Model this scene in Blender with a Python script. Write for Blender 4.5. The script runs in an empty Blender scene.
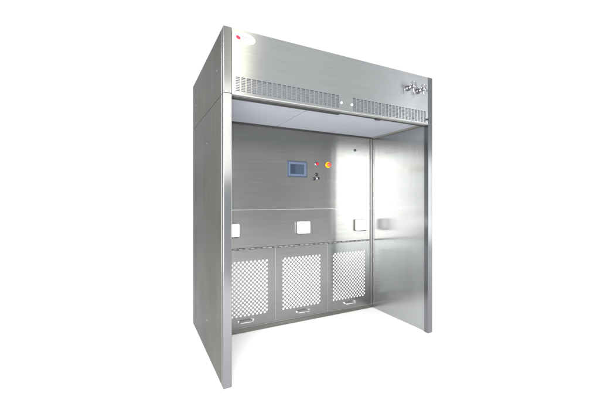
import bpy, bmesh, math, random
from mathutils import Vector, Matrix
random.seed(7)
S = bpy.context.scene
C = S.collection
R = math.radians

# ------------------------------------------------------------------ camera
cam = bpy.data.cameras.new('camera')
cam.sensor_width = 36.0
cam.lens = 18.934
cam.shift_y = 0.0008
cam.clip_start = 0.05
cam.clip_end = 500
camo = bpy.data.objects.new('camera', cam)
C.objects.link(camo)
camo.location = (-0.5257, -2.1613, 1.2978)
camo.rotation_euler = (R(90), 0, R(-27.312))
S.camera = camo

# ------------------------------------------------------------------ exposure
S.view_settings.view_transform = 'Standard'
S.view_settings.look = 'None'
S.view_settings.gamma = 1
S.view_settings.exposure = 0.0

# ------------------------------------------------------------------ world: an added light dome
W = bpy.data.worlds.new('World')
S.world = W
W.use_nodes = True
nt = W.node_tree
N, L = nt.nodes, nt.links
for n in list(N):
    N.remove(n)
out = N.new('ShaderNodeOutputWorld')
bg = N.new('ShaderNodeBackground')
L.new(bg.outputs[0], out.inputs[0])
tc = N.new('ShaderNodeTexCoord')


def wdot(v):
    d = N.new('ShaderNodeVectorMath'); d.operation = 'DOT_PRODUCT'
    L.new(tc.outputs['Generated'], d.inputs[0])
    d.inputs[1].default_value = v
    return d.outputs['Value']


def wramp(sock, a, b):
    m = N.new('ShaderNodeMapRange'); m.interpolation_type = 'SMOOTHSTEP'
    m.inputs['From Min'].default_value = a
    m.inputs['From Max'].default_value = b
    L.new(sock, m.inputs['Value'])
    return m.outputs['Result']


def wmix(f, a, b):
    m = N.new('ShaderNodeMix'); m.data_type = 'RGBA'
    L.new(f, m.inputs['Factor'])
    for k, v in (('A', a), ('B', b)):
        s = [i for i in m.inputs if i.name == k and i.type == 'RGBA'][0]
        if isinstance(v, tuple):
            s.default_value = v
        else:
            L.new(v, s)
    return [o for o in m.outputs if o.type == 'RGBA'][0]


nz = N.new('ShaderNodeTexNoise'); nz.inputs['Scale'].default_value = 2.2
nz.inputs['Detail'].default_value = 3
L.new(tc.outputs['Generated'], nz.inputs['Vector'])
room = wmix(wramp(nz.outputs['Fac'], 0.35, 0.65), (0.56, 0.60, 0.59, 1), (1.02, 1.04, 1.04, 1))
# white backdrop beyond the booth, added bright cap overhead to whiten the floor
c1 = wmix(wramp(wdot((0.4588, 0.8885, 0.0)), 0.30, 0.52), room, (1.15, 1.15, 1.15, 1))
c2 = wmix(wramp(wdot((0, 0, 1)), 0.74, 0.90), c1, (1.75, 1.75, 1.78, 1))
L.new(c2, bg.inputs['Color'])
bg.inputs['Strength'].default_value = 1.0


# ------------------------------------------------------------------ added lamps
def area(name, loc, target, sx, sy, radiance, col=(1, 1, 1)):
    d = bpy.data.lights.new(name, 'AREA')
    d.shape = 'RECTANGLE'; d.size = sx; d.size_y = sy
    d.energy = radiance * math.pi * sx * sy
    d.color = col
    o = bpy.data.objects.new(name, d); C.objects.link(o)
    o.location = loc
    o.rotation_euler = (Vector(target) - Vector(loc)).to_track_quat('-Z', 'Y').to_euler()
    return o


area('rear_light', (-1.6, -3.5, 2.2), (-1.6, 0, 2.2), 2.8, 4.2, 16.5, (1.0, 0.99, 0.98))  # added lamp standing in for bright surroundings behind the camera
area('strip_light', (0.775, -3.0, 2.45), (0.775, 0, 2.45), 0.22, 1.55, 9.0, (1.0, 0.96, 0.86))  # added, stands in for a window glinting in the left post
area('warm_light', (1.04, -3.0, 3.75), (1.04, 0, 3.75), 0.34, 1.3, 2.5, (1.0, 0.93, 0.66))  # added and sized for the cream glow on the fascia's left end
area('side_fill', (5.2, -3.4, 1.3), (0.3, 0.6, 0.6), 0.9, 2.0, 8.0, (0.97, 0.98, 1.0))  # added fill that whitens the floor inside the booth


# ------------------------------------------------------------------ materials
def mat(name):
    m = bpy.data.materials.new(name); m.use_nodes = True
    t = m.node_tree
    b = t.nodes['Principled BSDF']
    return m, t, b


def steel(name, base, rough=0.32, aniso=0.85, horiz=True, vary=0.22, tint=0.55, wave=0.03, cloudy=0.5):
    m, t, b = mat(name)
    n, l = t.nodes, t.links
    uv = n.new('ShaderNodeUVMap'); uv.uv_map = 'UVMap'
    def noise(sx, sy, detail, scale=1.0):
        mp = n.new('ShaderNodeMapping'); l.new(uv.outputs[0], mp.inputs['Vector'])
        mp.inputs['Scale'].default_value = (sx, sy, 1)
        z = n.new('ShaderNodeTexNoise'); z.inputs['Scale'].default_value = scale
        z.inputs['Detail'].default_value = detail
        l.new(mp.outputs[0], z.inputs['Vector'])
        return z.outputs['Fac']
    fine = noise(*((3, 260) if horiz else (260, 3)), 3)
    mid = noise(*((1.2, 22) if horiz else (22, 1.2)), 4)
    cloud = noise(1.6, 1.1, 4)
    def rng(s, a, b_):
        q = n.new('ShaderNodeMapRange'); l.new(s, q.inputs['Value'])
        q.inputs['From Min'].default_value = 0.25; q.inputs['From Max'].default_value = 0.75
        q.inputs['To Min'].default_value = a; q.inputs['To Max'].default_value = b_
        return q.outputs[0]
    def mul(a, b_):
        q = n.new('ShaderNodeMath'); q.operation = 'MULTIPLY'; l.new(a, q.inputs[0]); l.new(b_, q.inputs[1])
        return q.outputs[0]
    k = mul(mul(rng(fine, 1 - vary, 1 + vary), rng(mid, 1 - vary * .45, 1 + vary * .45)), rng(cloud, 1 - vary * cloudy, 1 + vary * cloudy))
    vm = n.new('ShaderNodeVectorMath'); vm.operation = 'SCALE'
    vm.inputs[0].default_value = base; l.new(k, vm.inputs['Scale'])
    l.new(vm.outputs[0], b.inputs['Base Color'])
    b.inputs['Metallic'].default_value = 1
    b.inputs['Specular Tint'].default_value = (tint, tint, tint, 1)
    l.new(rng(cloud, rough * .88, rough * 1.15), b.inputs['Roughness'])
    b.inputs['Anisotropic'].default_value = aniso
    b.inputs['Anisotropic Rotation'].default_value = 0.25 if horiz else 0.0
    tg = n.new('ShaderNodeTangent'); tg.direction_type = 'UV_MAP'; tg.uv_map = 'UVMap'
    l.new(tg.outputs[0], b.inputs['Tangent'])
    # sheet metal is never quite flat: lean the normal a little, without any height map
    mp = n.new('ShaderNodeMapping'); l.new(uv.outputs[0], mp.inputs['Vector'])
    mp.inputs['Scale'].default_value = (2.4, 0.45, 1) if horiz else (0.8, 1.7, 1)
    z = n.new('ShaderNodeTexNoise'); z.inputs['Scale'].default_value = 1.0; z.inputs['Detail'].default_value = 2
    l.new(mp.outputs[0], z.inputs['Vector'])
    s0 = n.new('ShaderNodeVectorMath'); s0.operation = 'SUBTRACT'; s0.inputs[1].default_value = (.5, .5, .5)
    l.new(z.outputs['Color'], s0.inputs[0])
    s1 = n.new('ShaderNodeVectorMath'); s1.operation = 'SCALE'; s1.inputs['Scale'].default_value = wave
    l.new(s0.outputs[0], s1.inputs[0])
    ge = n.new('ShaderNodeNewGeometry')
    s2 = n.new('ShaderNodeVectorMath'); s2.operation = 'ADD'
    l.new(s1.outputs[0], s2.inputs[0]); l.new(ge.outputs['Normal'], s2.inputs[1])
    s3 = n.new('ShaderNodeVectorMath'); s3.operation = 'NORMALIZE'; l.new(s2.outputs[0], s3.inputs[0])
    l.new(s3.outputs[0], b.inputs['Normal'])
    return m


def plain(name, col, rough=0.5, metal=0.0, vary=0.06, scale=30, spec=0.5):
    m, t, b = mat(name)
    n, l = t.nodes, t.links
    co = n.new('ShaderNodeTexCoord')
    z = n.new('ShaderNodeTexNoise'); z.inputs['Scale'].default_value = scale; z.inputs['Detail'].default_value = 4
    l.new(co.outputs['Object'], z.inputs['Vector'])
    q = n.new('ShaderNodeMapRange'); l.new(z.outputs['Fac'], q.inputs['Value'])
    q.inputs['From Min'].default_value = .3; q.inputs['From Max'].default_value = .7
    q.inputs['To Min'].default_value = 1 - vary; q.inputs['To Max'].default_value = 1 + vary
    vm = n.new('ShaderNodeVectorMath'); vm.operation = 'SCALE'
    vm.inputs[0].default_value = col; l.new(q.outputs[0], vm.inputs['Scale'])
    l.new(vm.outputs[0], b.inputs['Base Color'])
    b.inputs['Roughness'].default_value = rough
    b.inputs['Metallic'].default_value = metal
    b.inputs['Specular IOR Level'].default_value = spec
    return m


M = {}
M['back'] = steel('brushed_steel_back_dim', (0.285, 0.288, 0.276), 0.185, 0.92, True, vary=0.10, wave=0.045)  # same steel, base darkened to paint in the dim surroundings it reflects
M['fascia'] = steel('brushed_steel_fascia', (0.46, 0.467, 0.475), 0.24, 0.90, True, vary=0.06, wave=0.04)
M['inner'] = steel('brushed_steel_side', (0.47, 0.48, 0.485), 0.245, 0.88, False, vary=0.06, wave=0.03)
M['outer'] = steel('brushed_steel_outer_dim', (0.315, 0.325, 0.300), 0.19, 0.6, False, vary=0.15, tint=0.35, wave=0.12, cloudy=1.1)  # darker greenish base and clouding paint in dim, mottled reflections
M['post'] = steel('brushed_steel_post', (0.225, 0.23, 0.242), 0.19, 0.3, False, vary=0.04)
M['plate'] = steel('perforated_steel', (0.265, 0.272, 0.268), 0.19, 0.85, True, vary=0.08, wave=0.04)
M['trim'] = steel('folded_steel_trim', (0.55, 0.56, 0.57), 0.3, 0.3, True, vary=0.05)
M['lip'] = plain('satin_aluminium', (0.27, 0.275, 0.265), 0.4, 0.3, 0.05)
M['dark'] = plain('dark_gap', (0.03, 0.031, 0.033), 0.7)
M['plinth'] = steel('plinth_steel', (0.19, 0.188, 0.175), 0.45, 0.3, True)
M['chrome'] = plain('chrome', (0.36, 0.36, 0.40), 0.12, 1.0, 0.02)
M['knob'] = plain('dark_nickel', (0.10, 0.10, 0.11), 0.3, 1.0, 0.05)
M['handle'] = plain('handle_steel', (0.75, 0.75, 0.76), 0.2, 1.0, 0.03)
M['media'] = plain('filter_media_white', (0.90, 0.90, 0.915), 0.9, 0, 0.02, 60, 0.1)
M['white'] = plain('white_plastic', (0.90, 0.90, 0.90), 0.4, 0, 0.015)
M['sticker'] = plain('badge_white', (0.62, 0.62, 0.64), 0.5, 0, 0.01)
M['ceil'] = plain('diffuser_fabric', (0.40, 0.412, 0.46), 0.85, 0, 0.025, 9, 0.2)
M['bezel'] = plain('screen_bezel', (0.030, 0.042, 0.075), 0.35)
M['rim'] = plain('screen_rim', (0.070, 0.095, 0.15), 0.4)
M['screen'] = plain('screen_glass', (0.030, 0.046, 0.075), 0.15)
M['screen2'] = plain('screen_window', (0.016, 0.027, 0.050), 0.15)
M['red'] = plain('red_plastic', (0.45, 0.012, 0.03), 0.35)
M['pink'] = plain('estop_red', (0.62, 0.06, 0.05), 0.35)
M['yellow'] = plain('yellow_plastic', (0.70, 0.40, 0.005), 0.4)
M['black'] = plain('black_plastic', (0.015, 0.016, 0.025), 0.35)
M['logo'] = plain('logo_pink', (0.30, 0.004, 0.025), 0.5)
M['brown'] = plain('logo_brown', (0.09, 0.035, 0.015), 0.5)
M['rose'] = plain('logo_rose', (0.16, 0.02, 0.03), 0.5)
M['ink'] = plain('logo_ink', (0.025, 0.028, 0.075), 0.5)
M['inkpale'] = plain('logo_ink_pale', (0.07, 0.075, 0.13), 0.5)
M['floor'] = plain('white_floor', (0.96, 0.96, 0.96), 0.9, 0, 0.005, 2, 0.0)
M['mesh'] = plain('grille_backing', (0.17, 0.18, 0.21), 0.6, 0.0, 0.35, 160)


# ------------------------------------------------------------------ mesh helpers
def quad(bm, *pts):
    try:
        return bm.faces.new([bm.verts.new(p) for p in pts])
    except ValueError:
        return None


def box(bm, x0, x1, y0, y1, z0, z1):
    v = [bm.verts.new((x, y, z)) for x in (x0, x1) for y in (y0, y1) for z in (z0, z1)]
    for f in ((0, 1, 3, 2), (4, 6, 7, 5), (0, 4, 5, 1), (2, 3, 7, 6), (0, 2, 6, 4), (1, 5, 7, 3)):
        bm.faces.new([v[i] for i in f])


def rbox(bm, x0, x1, y0, y1, z0, z1, r, seg=2):
    t = bmesh.new(); box(t, x0, x1, y0, y1, z0, z1)
    bmesh.ops.bevel(t, geom=t.edges[:] + t.verts[:], offset=r, segments=seg, affect='EDGES', profile=0.5)
    join(bm, t)


def join(bm, t):
    me = bpy.data.meshes.new('tmp'); t.to_mesh(me); t.free()
    bm.from_mesh(me); bpy.data.meshes.remove(me)


def tube(bm, pts, r, seg=12, caps=True, radii=None):
    pts = [Vector(p) for p in pts]
    rings = []
    up = None
    for i, p in enumerate(pts):
        d = (pts[min(i + 1, len(pts) - 1)] - pts[max(i - 1, 0)]).normalized()
        if up is None:
            up = Vector((0, 0, 1)) if abs(d.z) < .9 else Vector((1, 0, 0))
        a = d.cross(up).normalized(); b = a.cross(d).normalized(); up = b
        rr = radii[i] if radii else r
        rings.append([bm.verts.new(p + (a * math.cos(2 * math.pi * k / seg) + b * math.sin(2 * math.pi * k / seg)) * rr) for k in range(seg)])
    for q, w in zip(rings, rings[1:]):
        for k in range(seg):
            bm.faces.new((q[k], q[(k + 1) % seg], w[(k + 1) % seg], w[k]))
    if caps:
        bm.faces.new(rings[0][::-1]); bm.faces.new(rings[-1])


def lathe_y(bm, cx, cz, prof, seg=24):
    """revolve (radius, y) pairs about an axis along y"""
    rings = []
    for r, y in prof:
        if r < 1e-6:
            rings.append([bm.verts.new((cx, y, cz))])
        else:
            rings.append([bm.verts.new((cx + r * math.cos(2 * math.pi * k / seg), y, cz + r * math.sin(2 * math.pi * k / seg))) for k in range(seg)])
    for q, w in zip(rings, rings[1:]):
        for k in range(seg):
            a, b = k, (k + 1) % seg
            if len(q) == 1 and len(w) > 1:
                bm.faces.new((q[0], w[b], w[a]))
            elif len(w) == 1 and len(q) > 1:
                bm.faces.new((q[a], q[b], w[0]))
            elif len(q) > 1:
                bm.faces.new((q[a], q[b], w[b], w[a]))


def slot_plate(bm, x0, x1, z0, z1, y, th, holes):
    """front sheet facing -y with real rectangular openings (hx0,hx1,hz0,hz1)"""
    xs = sorted(set([x0, x1] + [round(v, 5) for h in holes for v in h[:2]]))
    zs = sorted(set([z0, z1] + [round(v, 5) for h in holes for v in h[2:]]))
    hs = set()
    for h in holes:
        h = [round(v, 5) for v in h]
        for i in range(xs.index(h[0]), xs.index(h[1])):
            for j in range(zs.index(h[2]), zs.index(h[3])):
                hs.add((i, j))
    vv = {}
    def v(i, j, k):
        if (i, j, k) not in vv:
            vv[(i, j, k)] = bm.verts.new((xs[i], y + (th if k else 0), zs[j]))
        return vv[(i, j, k)]
    nx, nz_ = len(xs) - 1, len(zs) - 1
    solid = lambda i, j: 0 <= i < nx and 0 <= j < nz_ and (i, j) not in hs
    for i in range(nx):
        for j in range(nz_):
            if not solid(i, j):
                continue
            bm.faces.new((v(i, j, 0), v(i + 1, j, 0), v(i + 1, j + 1, 0), v(i, j + 1, 0)))
            bm.faces.new((v(i, j, 1), v(i, j + 1, 1), v(i + 1, j + 1, 1), v(i + 1, j, 1)))
            for di, dj, a, b in ((-1, 0, (i, j), (i, j + 1)), (1, 0, (i + 1, j), (i + 1, j + 1)), (0, -1, (i, j), (i + 1, j)), (0, 1, (i, j + 1), (i + 1, j + 1))):
                if not solid(i + di, j + dj):
                    bm.faces.new((v(*a, 0), v(*b, 0), v(*b, 1), v(*a, 1)))


def uvbox(me):
    uv = me.uv_layers.new(name='UVMap')
    for p in me.polygons:
        n = p.normal
        a = max(range(3), key=lambda i: abs(n[i]))
        for li in p.loop_indices:
            c = me.vertices[me.loops[li].vertex_index].co
            uv.data[li].uv = (c.x, c.z) if a == 1 else ((c.y + 3.3, c.z) if a == 0 else (c.x, c.y + 7.1))


def part(name, bm, m, parent, smooth=False, bevel=0.0, label=None):
    bmesh.ops.recalc_face_normals(bm, faces=bm.faces[:])
    me = bpy.data.meshes.new(name)
    bm.to_mesh(me); bm.free()
    uvbox(me)
    me.materials.append(M[m])
    if smooth:
        for p in me.polygons:
            p.use_smooth = True
        try:
            me.set_sharp_from_angle(angle=R(35))
        except Exception:
            pass
    o = bpy.data.objects.new(name, me); C.objects.link(o)
    if parent:
        o.parent = parent
    if bevel:
        b = o.modifiers.new('bevel', 'BEVEL'); b.width = bevel; b.segments = 2; b.limit_method = 'ANGLE'
        b.angle_limit = R(40)
    if label:
        o['label'] = label
    return o


def nb():
    return bmesh.new()


# ------------------------------------------------------------------ floor
fb = nb()
box(fb, -30, 30, -14, 60, -0.05, 0.0)
fl = part('floor', fb, 'floor', None)
fl['kind'] = 'structure'
fl['label'] = 'plain white floor under the steel booth'
fl['category'] = 'floor'

# ------------------------------------------------------------------ booth
BW, BD, BH = 2.056, 1.323, 2.5
T = 0.059            # post width
ZO = 2.037           # lower edge of the fascia
YI = 0.848           # back wall of the working space
ZC = 2.060           # diffuser ceiling
XL, XR = 0.042, 2.014  # inner faces of the side walls

booth = bpy.data.objects.new('dispensing_booth', None); C.objects.link(booth)
booth['label'] = 'tall open-fronted brushed stainless steel dispensing booth standing on the white floor'
booth['category'] = 'booth'

SEAM = 2.041
# side walls
b = nb(); box(b, 0, XL, 0.0525, BD, 0.004, SEAM - .002); part('side_panel', b, 'outer', booth, bevel=0.002, label='outer steel side wall, dull greenish grey from painted reflections')
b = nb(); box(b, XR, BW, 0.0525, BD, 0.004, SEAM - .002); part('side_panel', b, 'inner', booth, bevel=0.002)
for s in (0, 1):
    x0, x1 = (0, T) if s == 0 else (BW - T, BW)
    b = nb(); box(b, x0, x1, 0, 0.05, 0.002, SEAM - .0006)
    part('front_post', b, 'post', booth, bevel=0.0025)
# thin levelling rail under each wall
# left inner lining
b = nb(); box(b, XL + .001, XL + .004, 0.0525, YI - .002, 0.004, SEAM - .004); part('wall_lining', b, 'inner', booth)

# top housing: two cheeks, roof, rear
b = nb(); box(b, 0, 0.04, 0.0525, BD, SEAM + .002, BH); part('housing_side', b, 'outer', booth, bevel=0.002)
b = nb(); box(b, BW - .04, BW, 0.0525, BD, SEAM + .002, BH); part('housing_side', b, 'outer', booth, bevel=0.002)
b = nb(); box(b, 0.042, BW - .042, 0.03, BD - .004, BH - .012, BH - .002); part('roof', b, 'outer', booth)
b = nb(); box(b, 0.046, BW - .046, BD - .012, BD - .003, 0.01, BH - .016); part('rear_panel', b, 'outer', booth)
for s in (0, 1):
    x0, x1 = (0, T - .001) if s == 0 else (BW - T + .001, BW)
    b = nb(); box(b, x0, x1, 0, 0.05, SEAM + .0006, BH)
    part('corner_trim', b, 'post', booth, bevel=0.0025)

# fascia with two fields of real slots
holes = []
def field(x0, x1, zt, zb, ncol, nrow):
    pc = (x1 - x0) / ncol; pr = (zt - zb) / nrow
    for i in range(ncol):
        for j in range(nrow):
            zz = zt - (j + .5) * pr
            holes.append((x0 + i * pc + pc * .02, x0 + i * pc + pc * .74, zz - pr * .30, zz + pr * .32))
field(0.086, 0.962, 2.167, 2.062, 22, 9)
field(1.094, 1.976, 2.165, 2.054, 22, 9)
b = nb(); slot_plate(b, T + .001, BW - T - .001, ZO, BH - .001, 0.002, 0.004, holes)
fascia = part('fascia', b, 'fascia', booth)
# folded lip at the lower edge
b = nb(); box(b, T + .001, BW - T - .001, -0.002, 0.0015, ZO - .001, ZO + .0065)
box(b, T + .001, BW - T - .001, 0.0015, 0.038, ZO - .001, ZO + .003); part('fascia_lip', b, 'lip', booth)
# grille backing behind the slots
for x0, x1 in ((0.07, 0.985), (1.08, 1.985)):
    b = nb(); box(b, x0, x1, 0.022, 0.026, 2.048, 2.18); part('grille_mesh', b, 'mesh', booth)
# dark bar painting the shade in the gap between lip and diffuser
b = nb(); box(b, XL + .006, 1.0, 0.040, 0.085, ZO - .009, ZO + .05); box(b, 1.0, XR - .002, 0.042, 0.085, ZO + .003, ZO + .05); part('gap_shade', b, 'dark', booth)

# ceiling: three fabric diffusers with thin dividers
xs = [XL + .006, 0.752, 1.340, XR - .002]
for i in range(3):
    b = nb(); box(b, xs[i] + .003, xs[i + 1] - .003, 0.088, YI - .016, ZC, ZC + .03)
    part('ceiling_diffuser', b, 'ceil', booth, bevel=0.002)
b = nb(); box(b, XL + .006, XR - .002, 0.088, YI - .004, ZC + .031, ZC + .05); part('ceiling_frame', b, 'mesh', booth)
b = nb()
box(b, XL + .006, XR - .002, YI - .013, YI - .001, ZC - .014, ZC + .03)
for k in range(66):
    x = XL + .02 + k * .0296
    box(b, x, x + .014, YI - .0165, YI - .013, ZC - .010, ZC - .002)
part('ceiling_trim', b, 'dark', booth)
b = nb()
box(b, XR - .016, XR - .002, 0.09, YI - .02, ZC - .012, ZC - .001)
part('ceiling_edge', b, 'lip', booth)

# back wall
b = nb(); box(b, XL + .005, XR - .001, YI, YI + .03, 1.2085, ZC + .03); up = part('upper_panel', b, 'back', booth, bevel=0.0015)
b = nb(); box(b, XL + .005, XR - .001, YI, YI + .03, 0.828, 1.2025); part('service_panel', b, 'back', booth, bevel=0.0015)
b = nb(); box(b, XL + .005, XR - .001, YI - .003, YI - .0005, 1.2015, 1.2085); part('seam_strip', b, 'trim', booth)
b = nb(); box(b, XL + .005, XR - .001, YI + .004, YI + .02, 0.812, 0.828); part('hinge_recess', b, 'dark', booth)
b = nb()
pts, rad = [], []
for k in range(31):
    x = 0.112 + k * 0.0612
    for dx, r in ((0, .002), (.001, .0055), (.036, .0055), (.037, .002)):
        pts.append((x + dx, YI - .002, .8195)); rad.append(r)
tube(b, pts, .005, 10, True, rad)
part('hinge', b, 'lip', booth, smooth=True)

# plinth
b = nb(); box(b, XL + .005, XR - .001, YI - .012, YI + .03, 0.002, 0.043); part('plinth', b, 'plinth', booth, bevel=0.002)
b = nb(); box(b, XL + .005, XR - .001, YI - .004, YI + .002, 0.044, 0.050); part('plinth_lip', b, 'trim', booth)

# corner posts at the back
for s in (0, 1):
    xa, xb = (XL + .006, 0.108) if s == 0 else (1.978, XR - .002)
    b = nb()
    box(b, xa, xb, YI - .004, YI - .001, 0.05, ZC - .016)
    part('corner_post', b, 'plinth', booth, bevel=0.001)
    b = nb()
    if s:
        box(b, 1.9935, 1.9985, YI - .008, YI - .0045, 0.05, ZC - .016)
    else:
        box(b, .058, .064, YI - .008, YI - .0045, 0.05, ZC - .016)
    part('corner_bead', b, 'trim', booth)

# filter doors
ZF0, ZF1 = 0.052, 0.8115
def filter_door(x0, x1, hx0, hz0):
    st = 0.0209; nx, nz2 = 22, 26
    y = YI - .001; th = .0025; r = .0115; seg = 12
    b = nb()
    X = lambda i: hx0 + (i + .5) * st
    Z = lambda j: hz0 + (j + .5) * st
    P = lambda i, j: (X(i), y, Z(j))
    for i in range(nx):
        for j in range(nz2):
            if (i + j) % 2:
                continue
            cx, cz = X(i), Z(j)
            co = [b.verts.new(P(i + 1, j)), b.verts.new(P(i, j + 1)), b.verts.new(P(i - 1, j)), b.verts.new(P(i, j - 1))]
            ci = [b.verts.new((cx + r * math.cos(2 * math.pi * k / seg), y, cz + r * math.sin(2 * math.pi * k / seg))) for k in range(seg)]
            cb = [b.verts.new((v.co.x, y + th, v.co.z)) for v in ci]
            for k in range(seg):
                b.faces.new((ci[k], ci[(k + 1) % seg], cb[(k + 1) % seg], cb[k]))
            q = seg // 4
            for c in range(4):
                a0 = co[c]; a1 = co[(c + 1) % 4]
                h = q // 2
                # fan from each corner
                ks = [c * q + t for t in range(q + 1)]
                mid = 1
                b.faces.new((a0, ci[ks[1] % seg], ci[ks[0] % seg]))
                b.faces.new((a0, a1, ci[ks[2] % seg], ci[ks[1] % seg]))
                b.faces.new((a1, ci[ks[3] % seg], ci[ks[2] % seg]))
    tri = lambda *p: quad(b, *p)
    # fill the saw-tooth rim
    for j in range(-1, nz2 + 1):
        for i in range(-1, nx + 1):
            if (i + j) % 2 or (0 <= i < nx and 0 <= j < nz2):
                continue
            # a half or quarter diamond of solid sheet
            pts = []
            cand = [P(i + 1, j), P(i, j + 1), P(i - 1, j), P(i, j - 1)]
            lx0, lx1, lz0, lz1 = X(-1), X(nx), Z(-1), Z(nz2)
            e = 1e-6
            keep = [c for c in cand if lx0 - e <= c[0] <= lx1 + e and lz0 - e <= c[2] <= lz1 + e]
            if len(keep) == 3:
                tri(*keep)
            elif len(keep) == 2:
                tri(keep[0], keep[1], P(i, j))
    # odd corners
    for i, j in ((-1, -1), (nx, -1), (-1, nz2), (nx, nz2)):
        if (i + j) % 2:
            si = 1 if i < 0 else -1; sj = 1 if j < 0 else -1
            pass
    lx0, lx1, lz0, lz1 = X(-1), X(nx), Z(-1), Z(nz2)
    quad(b, (x0, y, ZF0), (lx0, y, ZF0), (lx0, y, ZF1), (x0, y, ZF1))
    quad(b, (lx1, y, ZF0), (x1, y, ZF0), (x1, y, ZF1), (lx1, y, ZF1))
    quad(b, (lx0, y, ZF0), (lx1, y, ZF0), (lx1, y, lz0), (lx0, y, lz0))
    quad(b, (lx0, y, lz1), (lx1, y, lz1), (lx1, y, ZF1), (lx0, y, ZF1))
    # folded rim of the door
    Y2 = y + .016
    quad(b, (x0, y, ZF0), (x0, y, ZF1), (x0, Y2, ZF1), (x0, Y2, ZF0))
    quad(b, (x1, y, ZF0), (x1, Y2, ZF0), (x1, Y2, ZF1), (x1, y, ZF1))
    quad(b, (x0, y, ZF0), (x0, Y2, ZF0), (x1, Y2, ZF0), (x1, y, ZF0))
    quad(b, (x0, y, ZF1), (x1, y, ZF1), (x1, Y2, ZF1), (x0, Y2, ZF1))
    bmesh.ops.remove_doubles(b, verts=b.verts[:], dist=1e-5)
    door = part('filter_door', b, 'plate', booth)
    # filter behind
    b = nb(); box(b, x0 + .03, x1 - .03, y + .0065, y + .04, ZF0 + .04, ZF1 - .03)
    part('filter_media', b, 'media', door)
    # D handle: arms come out of the door, bar hangs in front
    hx = (x0 + x1) / 2; hz = 0.112
    b = nb()
    w = .068
    for s in (-1, 1):
        rbox(b, hx + s * (w + .006) - .010, hx + s * (w + .006) + .010, y - .004, y - .0003, hz - .012, hz + .012, .0015, 1)
    pts = [(hx - w, y - .003, hz), (hx - w, y - .030, hz - .004), (hx - w + .004, y - .036, hz - .005), (hx + w - .004, y - .036, hz - .005), (hx + w, y - .030, hz - .004), (hx + w, y - .003, hz)]
    tube(b, pts, .0050, 10)
    part('handle', b, 'handle', door, smooth=True)
    return door
filter_door(0.113, 0.742, 0.199, 0.155)
filter_door(0.746, 1.374, 0.823, 0.155)
filter_door(1.378, 1.9765, 1.447, 0.155)
# bead between the doors
for x in (0.744, 1.376):
    b = nb(); box(b, x - .0015, x + .0015, YI - .0025, YI + .012, ZF0, ZF1); part('door_bead', b, 'trim', booth)

# backing of the door band
b = nb(); box(b, XL + .005, XR - .001, YI + .045, YI + .06, 0.01, 0.81); part('plenum_sheet', b, 'dark', booth)

# white sockets
for xc in (0.279, 1.058, 1.828):
    b = nb()
    rbox(b, xc - .072, xc + .072, YI - .050, YI - .0015, 0.945, 1.073, .010, 3)
    so = part('socket_box', b, 'white', booth, smooth=True)
    b = nb(); rbox(b, xc - .058, xc + .058, YI - .048, YI - .002, 0.938, 0.9448, .002, 1); part('socket_cover_hinge', b, 'black', so)
    b = nb(); rbox(b, xc - .060, xc + .060, YI - .0535, YI - .0502, 0.955, 1.060, .0012, 2); part('socket_lid', b, 'white', so, smooth=True)

# touch screen
y = YI - .0003
b = nb(); rbox(b, .869, 1.111, y - .012, y, 1.547, 1.718, .003, 2); sc = part('touch_screen', b, 'bezel', booth)
b = nb(); slot_plate(b, .885, 1.098, 1.560, 1.706, y - .0138, .0015, [(.905, 1.070, 1.578, 1.684)]); part('screen_rim', b, 'rim', sc)
b = nb(); box(b, .9055, 1.0695, y - .0135, y - .0122, 1.5785, 1.6835); part('screen', b, 'screen', sc)
b = nb(); box(b, .909, .968, y - .0142, y - .0136, 1.582, 1.680); part('screen_window', b, 'screen2', sc)
b = nb(); box(b, 1.073, 1.090, y - .0146, y - .0139, 1.580, 1.684); part('screen_sidebar', b, 'rim', sc)

# red indicator
b = nb(); lathe_y(b, 1.236, 1.700, [(.021, y), (.021, y - .006), (.0165, y - .010), (.015, y - .010)]); ind = part('indicator_lamp', b, 'chrome', booth, smooth=True)
b = nb(); lathe_y(b, 1.238, 1.700, [(.016, y - .004), (.016, y - .018), (.012, y - .024), (0, y - .026)]); part('red_lens', b, 'red', ind, smooth=True)
# emergency stop
b = nb(); lathe_y(b, 1.380, 1.697, [(.034, y), (.034, y - .008), (.031, y - .011), (.012, y - .012), (.012, y - .02)], 32); es = part('emergency_stop', b, 'yellow', booth, smooth=True)
b = nb(); lathe_y(b, 1.380, 1.697, [(.011, y - .010), (.011, y - .020), (.020, y - .024), (.0215, y - .030), (.0205, y - .040), (.013, y - .045), (0, y - .046)], 28); part('red_mushroom', b, 'pink', es, smooth=True)
# small switches
for k, (xx, zz, lab) in enumerate(((1.233, 1.583, 0), (1.203, 1.535, 0), (1.252, 1.541, 1))):
    b = nb(); lathe_y(b, xx, zz, [(.017, y), (.017, y - .006), (.013, y - .009), (.012, y - .009)], 20); sw = part('key_switch', b, 'chrome' if lab else 'black', booth, smooth=True)
    b = nb(); lathe_y(b, xx, zz, [(.0125, y - .006), (.0125, y - .020), (.010, y - .023), (0, y - .0235)], 20)
    rbox(b, xx - .003, xx + .003, y - .028, y - .02, zz - .011, zz + .011, .001, 1)
    part('switch_knob', b, 'black', sw, smooth=True)
# black grommet
b = nb(); lathe_y(b, 1.760, 1.890, [(.014, y), (.014, y - .008), (.009, y - .012), (0, y - .012)], 20); part('grommet', b, 'black', booth, smooth=True)

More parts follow.
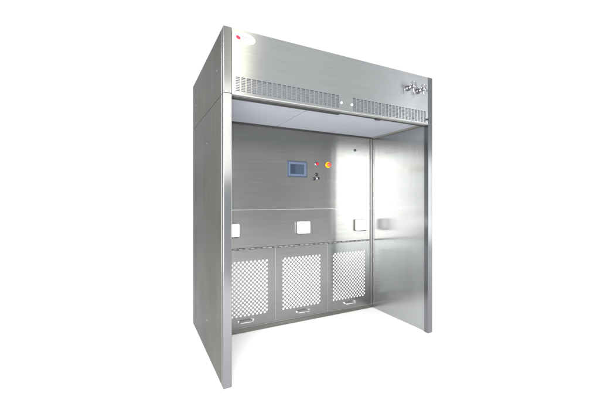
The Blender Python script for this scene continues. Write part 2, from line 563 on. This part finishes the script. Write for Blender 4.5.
# fascia fittings
def dome(name, x, z, r, m, h=.009):
    b = nb(); lathe_y(b, x, z, [(r, .0018), (r * .95, .002 - h * .5), (r * .6, .002 - h * .9), (0, .002 - h)], 20)
    return part(name, b, m, booth, smooth=True)
dome('screw_cap', 0.978, 2.107, .010, 'sticker')
dome('screw_cap', 1.083, 2.105, .011, 'sticker')
dome('screw_cap', 0.070, 2.114, .006, 'chrome', .004)
dome('latch_pin', 1.984, 2.086, .010, 'black', .02)
b = nb(); rbox(b, 0.115, 0.150, 0.044, 0.078, ZO - .006, ZO + .0035, .003, 2); part('ceiling_clip', b, 'white', booth, smooth=True)
b = nb(); rbox(b, 1.395, 1.450, 0.044, 0.082, ZO - .008, ZO + .0035, .003, 2); part('ceiling_clip', b, 'dark', booth)

# oval badge
b = nb()
cx, cz, ax, az = .146, 2.441, .083, .0405
f = [b.verts.new((cx + ax * math.cos(t), .0016, cz + az * math.sin(t))) for t in [2 * math.pi * k / 64 for k in range(64)]]
g = [b.verts.new((v.co.x, .0004, v.co.z)) for v in f]
b.faces.new(g)
for k in range(64):
    b.faces.new((f[k], f[(k + 1) % 64], g[(k + 1) % 64], g[k]))
badge = part('badge', b, 'sticker', booth)
yb = .0002
b = nb()
v = []
for k in range(28):
    t = 2 * math.pi * k / 28
    r = .0152 * (1 + .14 * math.cos(2 * t + .9) + .05 * math.sin(5 * t))
    v.append(b.verts.new((.104 + r * math.cos(t), -.0002, 2.441 + r * math.sin(t))))
g = [b.verts.new((q.co.x, .0003, q.co.z)) for q in v]
b.faces.new(v)
for k in range(28):
    b.faces.new((v[k], v[(k + 1) % 28], g[(k + 1) % 28], g[k]))
part('badge_emblem', b, 'logo', badge)
def strokes(name, segs, r, m):
    b = nb()
    for s in segs:
        tube(b, [(p[0], .0002, p[1]) for p in s], r, 6)
    return part(name, b, m, badge)
strokes('badge_swirl', [[(.084, 2.462), (.082, 2.456), (.085, 2.450), (.090, 2.451)]], .0022, 'rose')
strokes('badge_swirl', [[(.118, 2.432), (.122, 2.428), (.121, 2.421), (.116, 2.419)]], .0022, 'brown')
rows = []
for k, (x0, up_) in enumerate(((.134, 1), (.147, 0), (.160, 1), (.175, 0), (.190, 1))):
    z = 2.4425; h = .0075; w = .0055
    if k % 2 == 0:
        rows += [[(x0, z), (x0, z + 2 * h)], [(x0, z + 2 * h), (x0 + w, z + 1.4 * h), (x0, z + h)]]
    else:
        rows += [[(x0, z), (x0 + w * .5, z + 2 * h), (x0 + w, z)], [(x0 + w * .2, z + .7 * h), (x0 + w * .8, z + .7 * h)]]
strokes('badge_lettering', rows, .0017, 'ink')
rows = [[(.136 + k * .0085, 2.427), (.136 + k * .0085, 2.4315), (.140 + k * .0085, 2.4315)] for k in range(8)]
strokes('badge_small_lettering', rows, .0011, 'inkpale')

# chrome gas taps
def tap(x, z):
    b = nb(); lathe_y(b, x, z, [(.026, .0018), (.026, -.006), (.021, -.013), (.013, -.016), (.012, -.03)], 24)
    r_ = part('gas_tap', b, 'knob', booth, smooth=True)
    b = nb()
    lathe_y(b, x, z, [(.0125, -.016), (.0125, -.034), (.019, -.038), (.021, -.052), (.021, -.078), (.017, -.086), (.010, -.090), (0, -.091)], 24)
    tube(b, [(x + .004, -.062, z - .012), (x + .004, -.064, z - .034), (x + .004, -.066, z - .052)], .006, 12, True, [.010, .007, .006])
    part('tap_body', b, 'chrome', r_, smooth=True)
    b = nb()
    pts = [(x + .032 * math.cos(t) + .012, -.060, z + .020 + .026 * math.sin(t)) for t in [R(-35 + 250 * k / 16) for k in range(17)]]
    tube(b, pts, .0052, 10)
    tube(b, [(x + .036, -.060, z + .006), (x + .054, -.060, z - .002), (x + .058, -.060, z - .016)], .0055, 10)
    part('tap_handle', b, 'chrome', r_, smooth=True)
    b = nb(); lathe_y(b, x, z, [(.0212, -.056), (.0222, -.058), (.0222, -.066), (.0212, -.068)], 24); part('tap_ring', b, 'black', r_, smooth=True)
tap(1.728, 2.348)
tap(1.858, 2.342)

# rivets on the outer wall
for (yy, zz) in ((0.571, 0.287), (0.571, 1.78), (1.16, 2.26), (0.2, 2.26)):
    b = nb()
    t = bmesh.new(); bmesh.ops.create_uvsphere(t, u_segments=12, v_segments=8, radius=.006); join(b, t)
    bmesh.ops.scale(b, vec=(.4, 1, 1), verts=b.verts[:]); bmesh.ops.translate(b, vec=(0, yy, zz), verts=b.verts[:])
    part('rivet', b, 'trim', booth, smooth=True)
